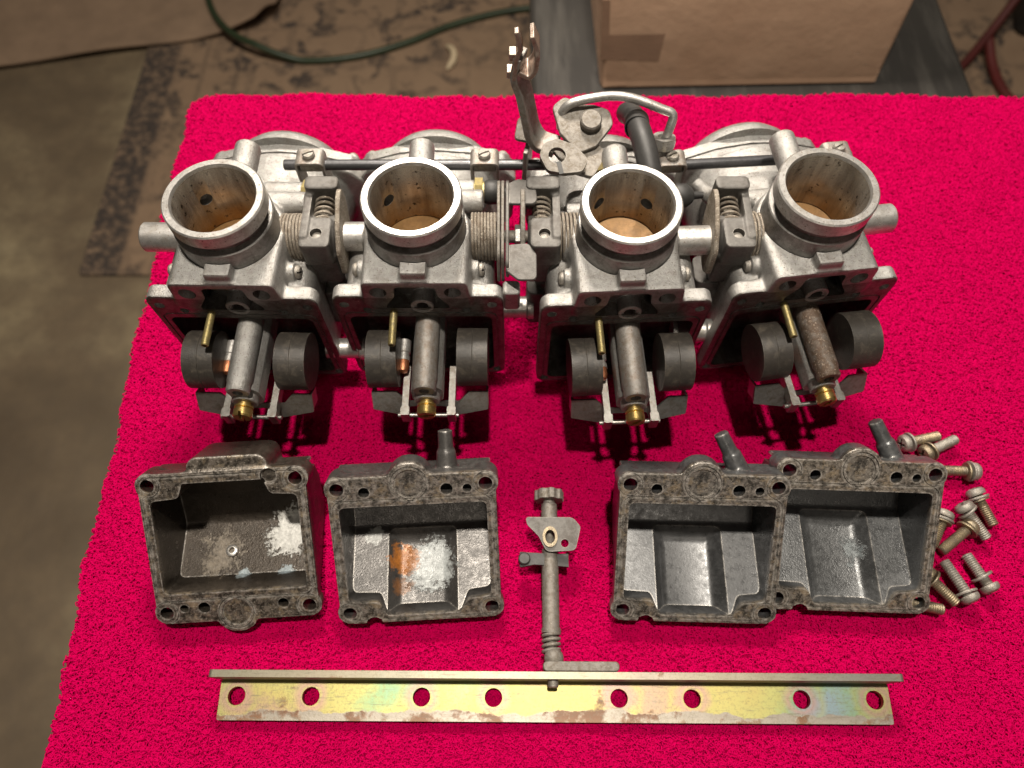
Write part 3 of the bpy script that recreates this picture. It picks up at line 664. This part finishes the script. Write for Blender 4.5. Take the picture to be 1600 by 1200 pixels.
# --- cable bracket lever standing up between second and third body
lv = part('cable_bracket', MB().strip([(20, 0), (10, 0), (6, 6), (1, 30), (-3, 40), (-1, 52)], [13, 13, 13, 12, 11, 10], 3.8, T(5, 63, 106)@RZ(-22), 3)
     .strip([(11, 0), (10, -40), (9, -62)], [16, 16, 14], 2.6, T(-2, 62, 105)@RZ(-12)), GREYTUBE, bank, bevel=.5)
part('bracket_hook', MB().strip([(-3, 40), (-2, 52), (0, 57), (-2, 65)], [9, 9, 8, 4], 2.2, T(4, 63, 106)).strip([(-1, 45), (4, 42), (7, 46), (8, 56), (5, 64)], [12, 14, 14, 14, 10], 2.2, T(4, 64, 106), 2)
     .box(-1.5, 2.2, 60, 66, 156, 160).box(-2.6, 1.5, 60, 66, 146, 150), COPPERY, lv, bevel=.4)
# cable clamp ring and bell crank
CR = T(23, 43, 112)@RX(14)
cl = part('clamp_ring', MB().plate(rpoly([(-9, 0), (-7, 7), (0, 9.5), (9, 6), (16, -2), (13, -9), (4, -10), (-5, -8.5)], 4), [circ(0, 0, 4.4, 20)], -1.6, 1.6, CR), ZN, bank, bevel=.5)
part('clamp_slot', MB().box(-1.2, 1.2, -10.6, -3.6, 1.3, 1.8, CR@RZ(12)), RUB, cl)
bc = part('bell_crank', MB().prism(rpoly([(-17, 12), (-13, -3), (-3, -14), (6, -10), (15, 2), (13, 10), (5, 13), (-4, 13), (-10, 18)], 4), -1.6, 1.6, T(38, 62, 112)@RX(18)), ZN, bank, bevel=.5)
part('pivot_pin', MB().cyl(5.6, 0, 5, T(41, 64, 114)@RX(18), 28, .8), ZN, bc)
part('crank_plate', MB().prism(rpoly([(-14, 2), (4, 14), (16, -2), (8, -16), (-4, -12)], 3), -1.4, 1.4, T(34, 52, 106)@RX(10)), ZN, bc, bevel=.4)
part('crank_nut', MB().prism([(5*math.cos(R(60*i)), 5*math.sin(R(60*i))) for i in range(6)], 0, 8, T(48, 42, 102)@RX(30)@RY(30)), DULLBRASS, bc, bevel=.3)
part('crank_ear', MB().prism(rpoly([(-15, -2), (-4, -4), (0, 6), (-6, 14), (-13, 10)], 3), 0, 2, T(16, 60, 108)@RX(14)), ZN, bc, bevel=.4)
lk = part('bent_rod', MB().tube(cat([(26, 68, 107), (26, 70, 115), (31, 72, 120), (44, 74, 122), (54, 75, 122), (64, 74, 121), (78, 70, 118), (84, 68, 116), (83, 64, 110), (81, 62, 102)], 5), 2.4, 14), ALM, bank)
part('rod_grommet', MB().lathe([(3, -3), (6, -3), (6.4, 0), (6, 3), (3.4, 3)], T(81, 62, 103)@RX(-20), 28, True), ALM, lk)
hs = part('vent_hose', MB().tube(cat([(64, 88, 98), (65, 78, 106), (66.5, 62, 112), (69, 46, 112), (72, 30, 104), (73, 24, 92)], 6), 6.0, 20), RUB, bank)
part('hose_band', MB().lathe([(6.1, -4), (6.6, -4), (6.6, 4), (6.1, 4)], T(66.0, 67, 110.4)@RZ(-5)@RX(72), 28, True), RUB, hs)
# --- fuel pipe stubs low between the bodies, lower brackets
for x0, x1, y, z, r in ((-104, -82, -27, 36, 5.6), (-8, 12, -6, 46, 6.0), (90, 112, -18, 40, 6.0)):
    part('fuel_pipe', MB().lathe([(r, x0), (r, x1-4), (r+.8, x1-3), (r+.8, x1)], T(0, y, z)@AX['x'], 28), ALM, bank)
for x0, x1, y, z in ((-104, -88, 2, 66), (98, 116, 6, 70), (8, 24, 4, 62)):
    part('mixture_housing', MB().rbox(x0, x1, y-12, y+6, z-30, z, 4).cyl(6.5, z-10, z+6, T((x0+x1)/2+3, y-3, 0), 24, .8), DK, bank, bevel=.8)
part('stop_lug', MB().prism(rpoly([(0, 0), (9, 0), (9, 17), (0, 17)], 3), 0, 8, T(0, -20, 80)@RX(90)), ALM, bank, bevel=.6) if False else None
part('stop_lug', MB().rbox(-4.6, 4, -29, -21, 80, 95, 2), AL, bank, bevel=1)

#==BOWLS==
def bowl(name, label, px, py, yaw, phi, mat, tube=None, lobe=True, hump=False, jog=True, flip=False, floor_hole=False):
    """float bowl, local origin in the middle of the gasket rim: z = rim normal, y = towards the upper edge; its wedge-shaped floor lies flat on the table"""
    W2, L2 = 41., 40.
    c, s = math.cos(R(phi)), math.sin(R(phi))
    zc = 9+L2*s                                      # height of the rim centre
    def loc(y, z):                                   # table coords (relative to rim centre in y) -> local y,z
        return (y*c+(z-zc)*s, -y*s+(z-zc)*c)
    Q = lambda *pts: [loc(*p) for p in pts]
    b = MB()
    # flange
    outl = rrect(-W2, W2, -L2, L2, 7)
    b.prism(outl, -7, 0)
    if lobe: b.cyl(11.2, -12, 0, T(-1, (L2-4.5)*(-1 if flip else 1), 0), 40)
    # body: side profile in (y,z) table space, extruded across x
    yb = L2*c; dep = 25
    prof = Q((-yb+3, 5), (-yb+7, .6), (yb+2, .6), (yb+L2*0+s*dep*.95, 62*s-15), (yb+s*dep*.45-3, zc+L2*s-c*dep*.45))
    prof = [loc(-yb+4, 6), loc(-yb+9, .6), loc(yb-3, .6), loc(yb+10, 16), (38., -dep), (38., -2), (-37., -2)]
    prof = rpoly(prof, [2, 3, 8, 8, 5, 1, 1])
    YZM = Matrix(((0, 0, 1, 0), (1, 0, 0, 0), (0, 1, 0, 0), (0, 0, 0, 1)))
    b.prism(prof, -38.6, 38.6, YZM)
    for x in (-36, 36):
        for y in (-34, 34): b.cyl(6.4, -14 if y > 0 else -7, 0, T(x, y, 0), 24)
    if hump: b.prism(rrect(-17, 23, 30, 47, 6), -28, -1.2)
    if tube:
        x, ln, d = tube; d = Vector(d).normalized()
        p0 = Vector((x, 36, -13))
        b.tube([p0, p0+d*ln*.5, p0+d*ln*.5, p0+d*ln], [5.4, 4.9, 4.0, 3.7], 20)
    cuts = []
    # chamber: opening outline carried down to an inner wedge
    yt, y0, ym = (24, -27, -36) if not flip else (30, -25, -25)
    if flip: op = [(-36, -24), (36, -24), (36, 26), (23, 27), (20, 35), (-19, 35), (-22, 27), (-36, 26)]
    elif jog: op = [(-36, 24.5), (-36, -28), (-21, -28.5), (-17, -36.5), (20, -36.5), (24, -29), (36, -28), (36, 24.5)]
    else: op = [(-34, 23), (-34, -30), (34, -30), (34, 23)]
    op = rpoly(op, 3.2)
    ch = MB().prism(op, -70, 3).mesh('c'); oc = bpy.data.objects.new('w', ch); C.objects.link(oc)
    def inner(zfl, x0, x1):
        pr = rpoly([loc(-yb-30, zfl), loc(yb-9, zfl), loc(yb+3, 17), (34.5, -dep+2.5), (34.5, 12), (-60, 12)], [1, 5, 7, 4, 1, 1])
        return MB().prism(pr, x0, x1, YZM)
    res = []
    for zfl, x0, x1 in (((9.5, -50, 50), (3.2, None, None)) if jog and not flip else ((3.5, -50, 50),)):
        if x0 is None:           # sump trough with sloping sides
            tv = [(-13, -yb-24, 3.2), (13, -yb-24, 3.2), (13, yb-17, 3.2), (-13, yb-17, 3.2), (-22.5, -yb-24, 16), (24.5, -yb-24, 16), (24.5, yb-5, 16), (-22.5, yb-5, 16)]
            cm = MB().add([(x, *loc(y, z)) for x, y, z in tv], [(3, 2, 1, 0), (4, 5, 6, 7), (0, 1, 5, 4), (1, 2, 6, 5), (2, 3, 7, 6), (3, 0, 4, 7)])
        else: cm = inner(zfl, x0, x1)
        oc2 = bpy.data.objects.new('w2', cm.mesh('c2')); C.objects.link(oc2)
        bv = oc2.modifiers.new('bv', 'BEVEL'); bv.width = (2.6 if x0 is None else .8)*K; bv.segments = 3; bv.limit_method = 'ANGLE'; bv.angle_limit = R(20)
        oc1 = bpy.data.objects.new('w1', ch.copy()); C.objects.link(oc1)
        md = oc1.modifiers.new('b', 'BOOLEAN'); md.operation = 'INTERSECT'; md.solver = 'MANIFOLD'; md.object = oc2
        me = evaluate(oc1); mb = MB(); mb.v = [tuple(v.co/K) for v in me.vertices]; mb.f = [tuple(p.vertices) for p in me.polygons]; cuts.append(mb)
        for t in (oc1, oc2): bpy.data.objects.remove(t)
    bpy.data.objects.remove(oc)
    for x in (-36, 36):
        for y in (-34, 34):
            cuts.append(MB().cyl(3.4, -40, 5, T(x, y, 0), 24))
            cuts.append(MB().lathe([(5.5, -.7), (5.5, 3), (6.2, 3), (6.2, -.7)], T(x, y, 0), 32, True))
    fy = -1 if flip else 1
    for x, r in ((-23, 2.7), (17, 3.0), (27, 2.2)): cuts.append(MB().cyl(r, -14, 5, T(x*(-1 if flip else 1), 32*fy, 0), 20))
    cuts.append(MB().lathe([(8.4, -.9), (8.4, 3), (9.2, 3), (9.2, -.9)], T(-1, (L2-4.5)*fy, 0), 36, True))
    cuts.append(MB().cyl(7.4, -1.0, 5, T(-1, (L2-4.5)*fy, 0), 36))
    if not flip:
        cuts.append(MB().plate(rrect(-39.2, 39.2, -38.6, 28.2, 5), [rrect(-38.3, 38.3, -37.7, 27.3, 4.4)], -.7, 3))
        cuts.append(MB().cyl(4.4, -20, 6, T(-24, -41, 0), 24))
    else:
        cuts.append(MB().plate(rrect(-39.2, 39.2, -28.2, 38.6, 5), [rrect(-38.3, 38.3, -27.3, 37.7, 4.4)], -.7, 3))
        cuts.append(MB().cyl(4.0, -2, 6, T(23, 36, 0), 24))
    me = casting(name, b, .85, 4, cuts, 30); me.materials.append(mat)
    o = link(name, me, None, None, T(px, py, zc)@RZ(yaw)@RX(phi)); tag(o, label, 'float bowl', 'float bowls on the towel')
    if floor_hole: part('drain_seat', MB().lathe([(1.6, 0), (3.2, 0), (3.2, 2.4), (2.6, 2.8), (1.6, 2.8)], T(*( -9, *loc(yb-26, 3.4)))@RX(-phi), 24, True), ALM, o)
    return o
WHT = (.80, .80, .76)
bowl('float_bowl', 'grimy brown-black float bowl with white crust and a small hole in its floor', -141, 88, 3.5, 38,
     bowl_mat('grimy_bowl', (.075, .062, .050), (.070, .060, .050), [(WHT, (22, -7, -31), 19, .62), ((.42, .50, .54), (-2, -25, -19), 8, .74), ((.42, .50, .54), (20, -24, -20), 8, .74), ((.26, .22, .17), (-14, -16, -25), 26, .80)]), None, True, True, False, True, True)
bowl('float_bowl', 'grey float bowl with orange rust and white corrosion on its floor', -47.5, 86, 3.0, 42,
     bowl_mat('rusty_bowl', (.115, .110, .106), (.12, .108, .096), [((.60, .64, .64), (4, -22, -24), 20, .62), ((.50, .18, .03), (-10, -20, -26), 13, .64), ((.55, .56, .54), (-25, -8, -31), 10, .74), ((.22, .10, .04), (-12, -30, -18), 11, .72)]), (17, 21, (.0, .9, -.12)))
bowl('float_bowl', 'clean grey-floored float bowl with slanting drain spout, between the adjuster rod and another bowl', 93, 86, -1.5, 40,
     bowl_mat('clean_bowl', (.125, .127, .13), (.095, .086, .076), []), (21, 24, (-.48, .86, -.05)))
bowl('float_bowl', 'clean grey float bowl with slanting drain spout beside the loose screws', 173, 93, -2.0, 36,
     bowl_mat('clean_bowl_b', (.14, .144, .147), (.10, .088, .074), [((.22, .25, .26), (10, -18, -26), 20, .84)]), (22, 25, (-.5, .86, -.02)))

# ------------------------------------------------------------------ plated angle bracket with idle adjuster
def bracket_mat():
    m = bpy.data.materials.new('yellow_zinc_plate'); nt, p = nodes(m); v = coords(nt, False)
    sp = nt.nodes.new('ShaderNodeSeparateXYZ'); nt.links.new(v, sp.inputs[0])
    n = math_(nt, 'ADD', noise(nt, v, .012, 3, .5, .4), math_(nt, 'MULTIPLY', math_(nt, 'SUBTRACT', noise(nt, v, .35, 5, .7), .5), .16))
    c = ramp(nt, n, ((.30, (.36, .31, .26)), (.38, (.48, .34, .22)), (.44, (.54, .46, .17)), (.55, (.50, .50, .19)), (.63, (.30, .45, .25)), (.72, (.30, .40, .44))))
    dm = None
    for hx_ in (-157.8, -120.9, -65.9, -30.2, 32.1, 68.3, 122.6, 158.8):
        d = nt.nodes.new('ShaderNodeVectorMath'); d.operation = 'DISTANCE'; nt.links.new(v, d.inputs[0]); d.inputs[1].default_value = (hx_*K, .6*K, 3*K)
        dm = d.outputs['Value'] if dm is None else math_(nt, 'MINIMUM', dm, d.outputs['Value'])
    dm = math_(nt, 'ADD', math_(nt, 'MULTIPLY', dm, 1/(20*K)), math_(nt, 'MULTIPLY', math_(nt, 'SUBTRACT', noise(nt, v, .09, 4, .6), .5), .3))
    c = mix(nt, ramp(nt, dm, ((.20, 0.), (.30, .75), (.50, .0))), c, (.50, .30, .27))
    c = mix(nt, ramp(nt, dm, ((.42, 0.), (.52, .5), (.66, .0))), c, (.47, .44, .16))
    y = math_(nt, 'MULTIPLY', sp.outputs[1], 1/K)
    worn = math_(nt, 'ADD', math_(nt, 'MULTIPLY', math_(nt, 'ADD', y, 4.), -.085), math_(nt, 'MULTIPLY', noise(nt, v, .05, 6, .6), 1.0))
    worn2 = ramp(nt, worn, ((.66, 0.), (.72, 1.)))
    up = ramp(nt, math_(nt, 'MULTIPLY', sp.outputs[2], 1/(6*K)), ((.6, 0.), (.95, .85)))
    grey = mix(nt, noise(nt, v, .12, 5, .6), (.30, .265, .22), (.46, .42, .36))
    rust = ramp(nt, math_(nt, 'ADD', noise(nt, v, .07, 7, .65), math_(nt, 'MULTIPLY', worn2, .12)), ((.63, 0.), (.72, 1.)))
    c = mix(nt, math_(nt, 'MAXIMUM', worn2, up), c, grey)
    c = mix(nt, rust, c, (.27, .125, .055)); c = mix(nt, ramp(nt, noise(nt, v, .35, 4, .6), ((.68, 0.), (.74, .8))), c, (.17, .13, .09))
    nt.links.new(c, p.inputs['Base Color']); sm_ = nt.nodes.new('ShaderNodeMapping'); sm_.inputs['Scale'].default_value = (.1, 1, 1); sm_.inputs['Rotation'].default_value = (0, 0, .25); nt.links.new(v, sm_.inputs[0])
    c = mix(nt, ramp(nt, noise(nt, sm_.outputs[0], .9, 4, .7), ((.56, 0.), (.68, .55))), c, (.20, .18, .14)); c = mix(nt, ramp(nt, noise(nt, v, .7, 5, .7), ((.36, .4), (.50, 0.))), c, (.22, .19, .12)); c = mix(nt, 1.0, c, (.66, .66, .66), 'MULTIPLY'); nt.links.new(c, p.inputs['Base Color']); nt.links.new(math_(nt, 'SUBTRACT', .8, math_(nt, 'MULTIPLY', rust, .6)), p.inputs['Metallic']); p.inputs['Roughness'].default_value = .47
    bump(nt, p, math_(nt, 'ADD', noise(nt, v, 1.8, 4, .6), rust), .12, .4); return m
ZB = bracket_mat()
br = empty('angle_bracket', T(21, 19.5, .6)@RZ(-.35)); tag(br, 'long yellow-plated angle bracket with eight holes and an idle adjuster rod attached', 'bracket')
hx = [-136.8, -99.9, -44.9, -9.2, 53.1, 89.3, 143.6, 179.8]
bar = part('angle_bar', MB().plate(rpoly([(-166, -10.5), (166, -10.5), (166.5, 8), (-166.5, 8)], 1.2), [circ(x-21, 0.6, 4.3, 28) for x in hx], 0, 3.0)
     .prism(rpoly([(-166.5, .02), (166.5, .02), (167.5, 20), (-167.5, 20)], [.1, .1, 2, 2]), -11.4, -8.0, XZ@Matrix.Scale(1, 4)), ZB, br, bevel=.5)
ad = part('tab_plate', MB().rbox(-6, 31, 11.6, 16.2, 14, 19.5, 2), ZN, br, bevel=.5)
part('rivet_ball', MB().ball(4.8, T(-.5, 18, 15), 24, .8), ZN, br)
part('flange_screw', MB().cyl(2.6, 0, 4, T(-1, 8.6, 13)@AX['-y'], 20, .5), SCREWG, br)
part('spring', MB().coil(4.0, .9, 20, 30, 4, T(-1.5, 0, 12)@AX['y'], 8, 22), ZN, br)
part('adjuster_rod', MB().lathe([(2.8, 14), (2.8, 30), (4.9, 30.2), (4.9, 32), (4.3, 33), (4.4, 62), (4.2, 72), (3.6, 72)], T(-1.5, 0, 12)@AX['y'], 30), ZN, br)
part('strap', MB().strip([(-17, -1), (-10, 1), (0, -1), (8, -2)], [8, 6, 6, 7], 2.2, T(0, 66.5, 14)@RX(0)).cyl(3.2, -5, 3, T(-15, 66.5, 14), 18, .6), RUB, br)
part('guide_plate', MB().plate(rpoly([(-14, 8), (11, 8), (15, 3), (12, -9), (-3, -10), (-7, -2), (-13, 4)], [2, 5, 3, 3, 4, 5, 3]), [[(x*.7-1.2, y-2.5) for x, y in circ(0, 0, 4.2, 20)], [(x+6.5, y-5.5) for x, y in circ(0, 0, 2.1, 14)]], 0, 2.0, T(-.5, 79.5, 18)@RX(6)), DK, br, bevel=.4)
part('guide_eye', MB().lathe([(3.6, -.4), (5.4, -.4), (5.4, 1.6), (3.6, 1.6)], T(-1.7, 77, 19.6)@RX(6)@Matrix.Scale(.72, 4, (1, 0, 0)), 26, True), SCREW, br)
part('stem', MB().cyl(4.3, 88, 97, T(-1.5, 0, 12)@AX['y'], 24, .5).cyl(3.2, 70, 101, T(-1.5, 0, 12)@AX['y'], 20), ZN, br)
def knob():
    pl = [((8.0 if (k % 7) < 4 else 7.2)*math.cos(2*math.pi*k/56), (8.0 if (k % 7) < 4 else 7.2)*math.sin(2*math.pi*k/56)) for k in range(56)]
    return MB().prism(pl, 98.5, 104, T(-1.5, 0, 12)@AX['y'])
part('knob', knob(), ZN, br, bevel=.3)

# ------------------------------------------------------------------ loose bowl screws
def thread_prof(l0, l1, r):
    p = [(r*.9, l0)]; z = l0+.6
    while z < l1-.6: p += [(r*.86, z), (r, z+.55)]; z += 1.1
    return p+[(r*.8, l1), (r*.3, l1+.2)]
SHK = MB().lathe(thread_prof(0, 19.5, 2.95), None, 22).mesh('threaded_shank'); smooth(SHK, 50)
def head_mesh(slot):
    m = MB().lathe([(3, -4.2), (4.8, -4.2), (5.1, -3.6), (5.0, -2.0), (4.2, -.8), (2.2, -.1), (.01, 0)], None, 30)
    cut = [MB().box(-3, 3, -.75, .75, -2.2, 2).box(-.75, .75, -3, 3, -2.2001, 2.0001)] if slot == 1 else [MB().box(-3.1, 3.1, -.8, .8, -2.2, 2), MB().box(-.8, .8, -3.1, 3.1, -2.2, 2)]
    return casting('screw_head', m, 0, 0, cut, 30)
HD = head_mesh(2)
WSH = MB().lathe([(3.2, -.6), (5.6, -.6), (5.8, 0), (5.6, .6), (3.2, .6)], None, 30, True).mesh('washer'); smooth(WSH)
def variants(me, mats):
    out = []
    for m in mats:
        q = me.copy(); q.materials.clear(); q.materials.append(m); out.append(q)
    return out
SHK2, HD2, WSH2 = variants(SHK, (SCREW, SCREWG)), variants(HD, (SCREW, SCREWG)), variants(WSH, (SCREW, SCREWG))
def atz(u, v, z):
    a, b = (u-800)/1150, (600-v)/1150; p = R(26)
    d = Vector((a, b*math.cos(p)+math.sin(p), b*math.sin(p)-math.cos(p))); t = (z-400)/d.z
    return Vector((0, 0, 400))+d*t
screws = [ # head px, tip px, head z, tip z, colour (shank, head), label
    ((1407, 694), (1467, 681), 6.0, 4.0, 0, 1, 'screw with grey chipped cross-slot head beside the far end of the bowl spout'),
    ((1441, 711), (1494, 686), 5.6, 4.5, 1, 0, 'brass-toned screw lying against the grey-headed screw'),
    ((1531, 737), (1468, 735), 5.6, 5.0, 0, 1, 'screw pointing at the rim corner of the last float bowl'),
    ((1520, 763), (1553, 822), 5.6, 3.5, 0, 1, 'screw with grey dome head, outermost of the four crossed screws'),
    ((1502, 786), (1542, 842), 9.5, 5.0, 1, 1, 'grey screw lying across its neighbour in the crossed pile'),
    ((1478, 797), (1456, 855), 8.0, 3.5, 0, 1, 'screw leaning against the bowl rim in the crossed pile'),
    ((1522, 818), (1470, 862), 6.0, 3.5, 0, 0, 'brass-toned screw with dark cut tip in the crossed pile'),
    ((1442, 892), (1495, 944), 5.8, 4.0, 0, 0, 'golden cross-slot screw next to the lower bowl corner'),
    ((1521, 942), (1474, 876), 7.0, 5.0, 1, 1, 'white-crusted screw lying between two others'),
    ((1552, 926), (1509, 866), 5.6, 3.8, 1, 1, 'grey screw with loose slipped washer'),
    ((1402, 937), (1474, 953), 5.6, 4.0, 0, 0, 'golden screw half hidden under the lower bowl corner'),
]
for i, (h, t, hz_, tz_, c1, c2, lab) in enumerate(screws):
    ph, pt = atz(*h, hz_), atz(*t, tz_); d = (pt-ph); ln = d.length; d.normalize()
    q = Matrix.Translation(ph)@d.to_track_quat('-Z', 'Y').to_matrix().to_4x4()
    root = empty('bowl_screw', q); tag(root, lab, 'screw', 'loose bowl screws on the towel')
    link('shank', SHK2[c1], None, root, T(0, 0, -2.5)@RX(180)@Matrix.Scale((ln-2.5)/19.7, 4, (0, 0, 1)))
    link('head', HD2[c2], None, root, RZ(random.uniform(0, 90)))
    link('washer', WSH2[c2], None, root, T(0, 0, -5.6 if i != 9 else -9)@RX(random.uniform(-9, 9))@RY(random.uniform(-9, 9)))
    link('washer', WSH2[c1], None, root, T(0, 0, -7.2)@RX(random.uniform(-6, 6))@Matrix.Scale(.9, 4)) if i in (2, 3, 5) else None
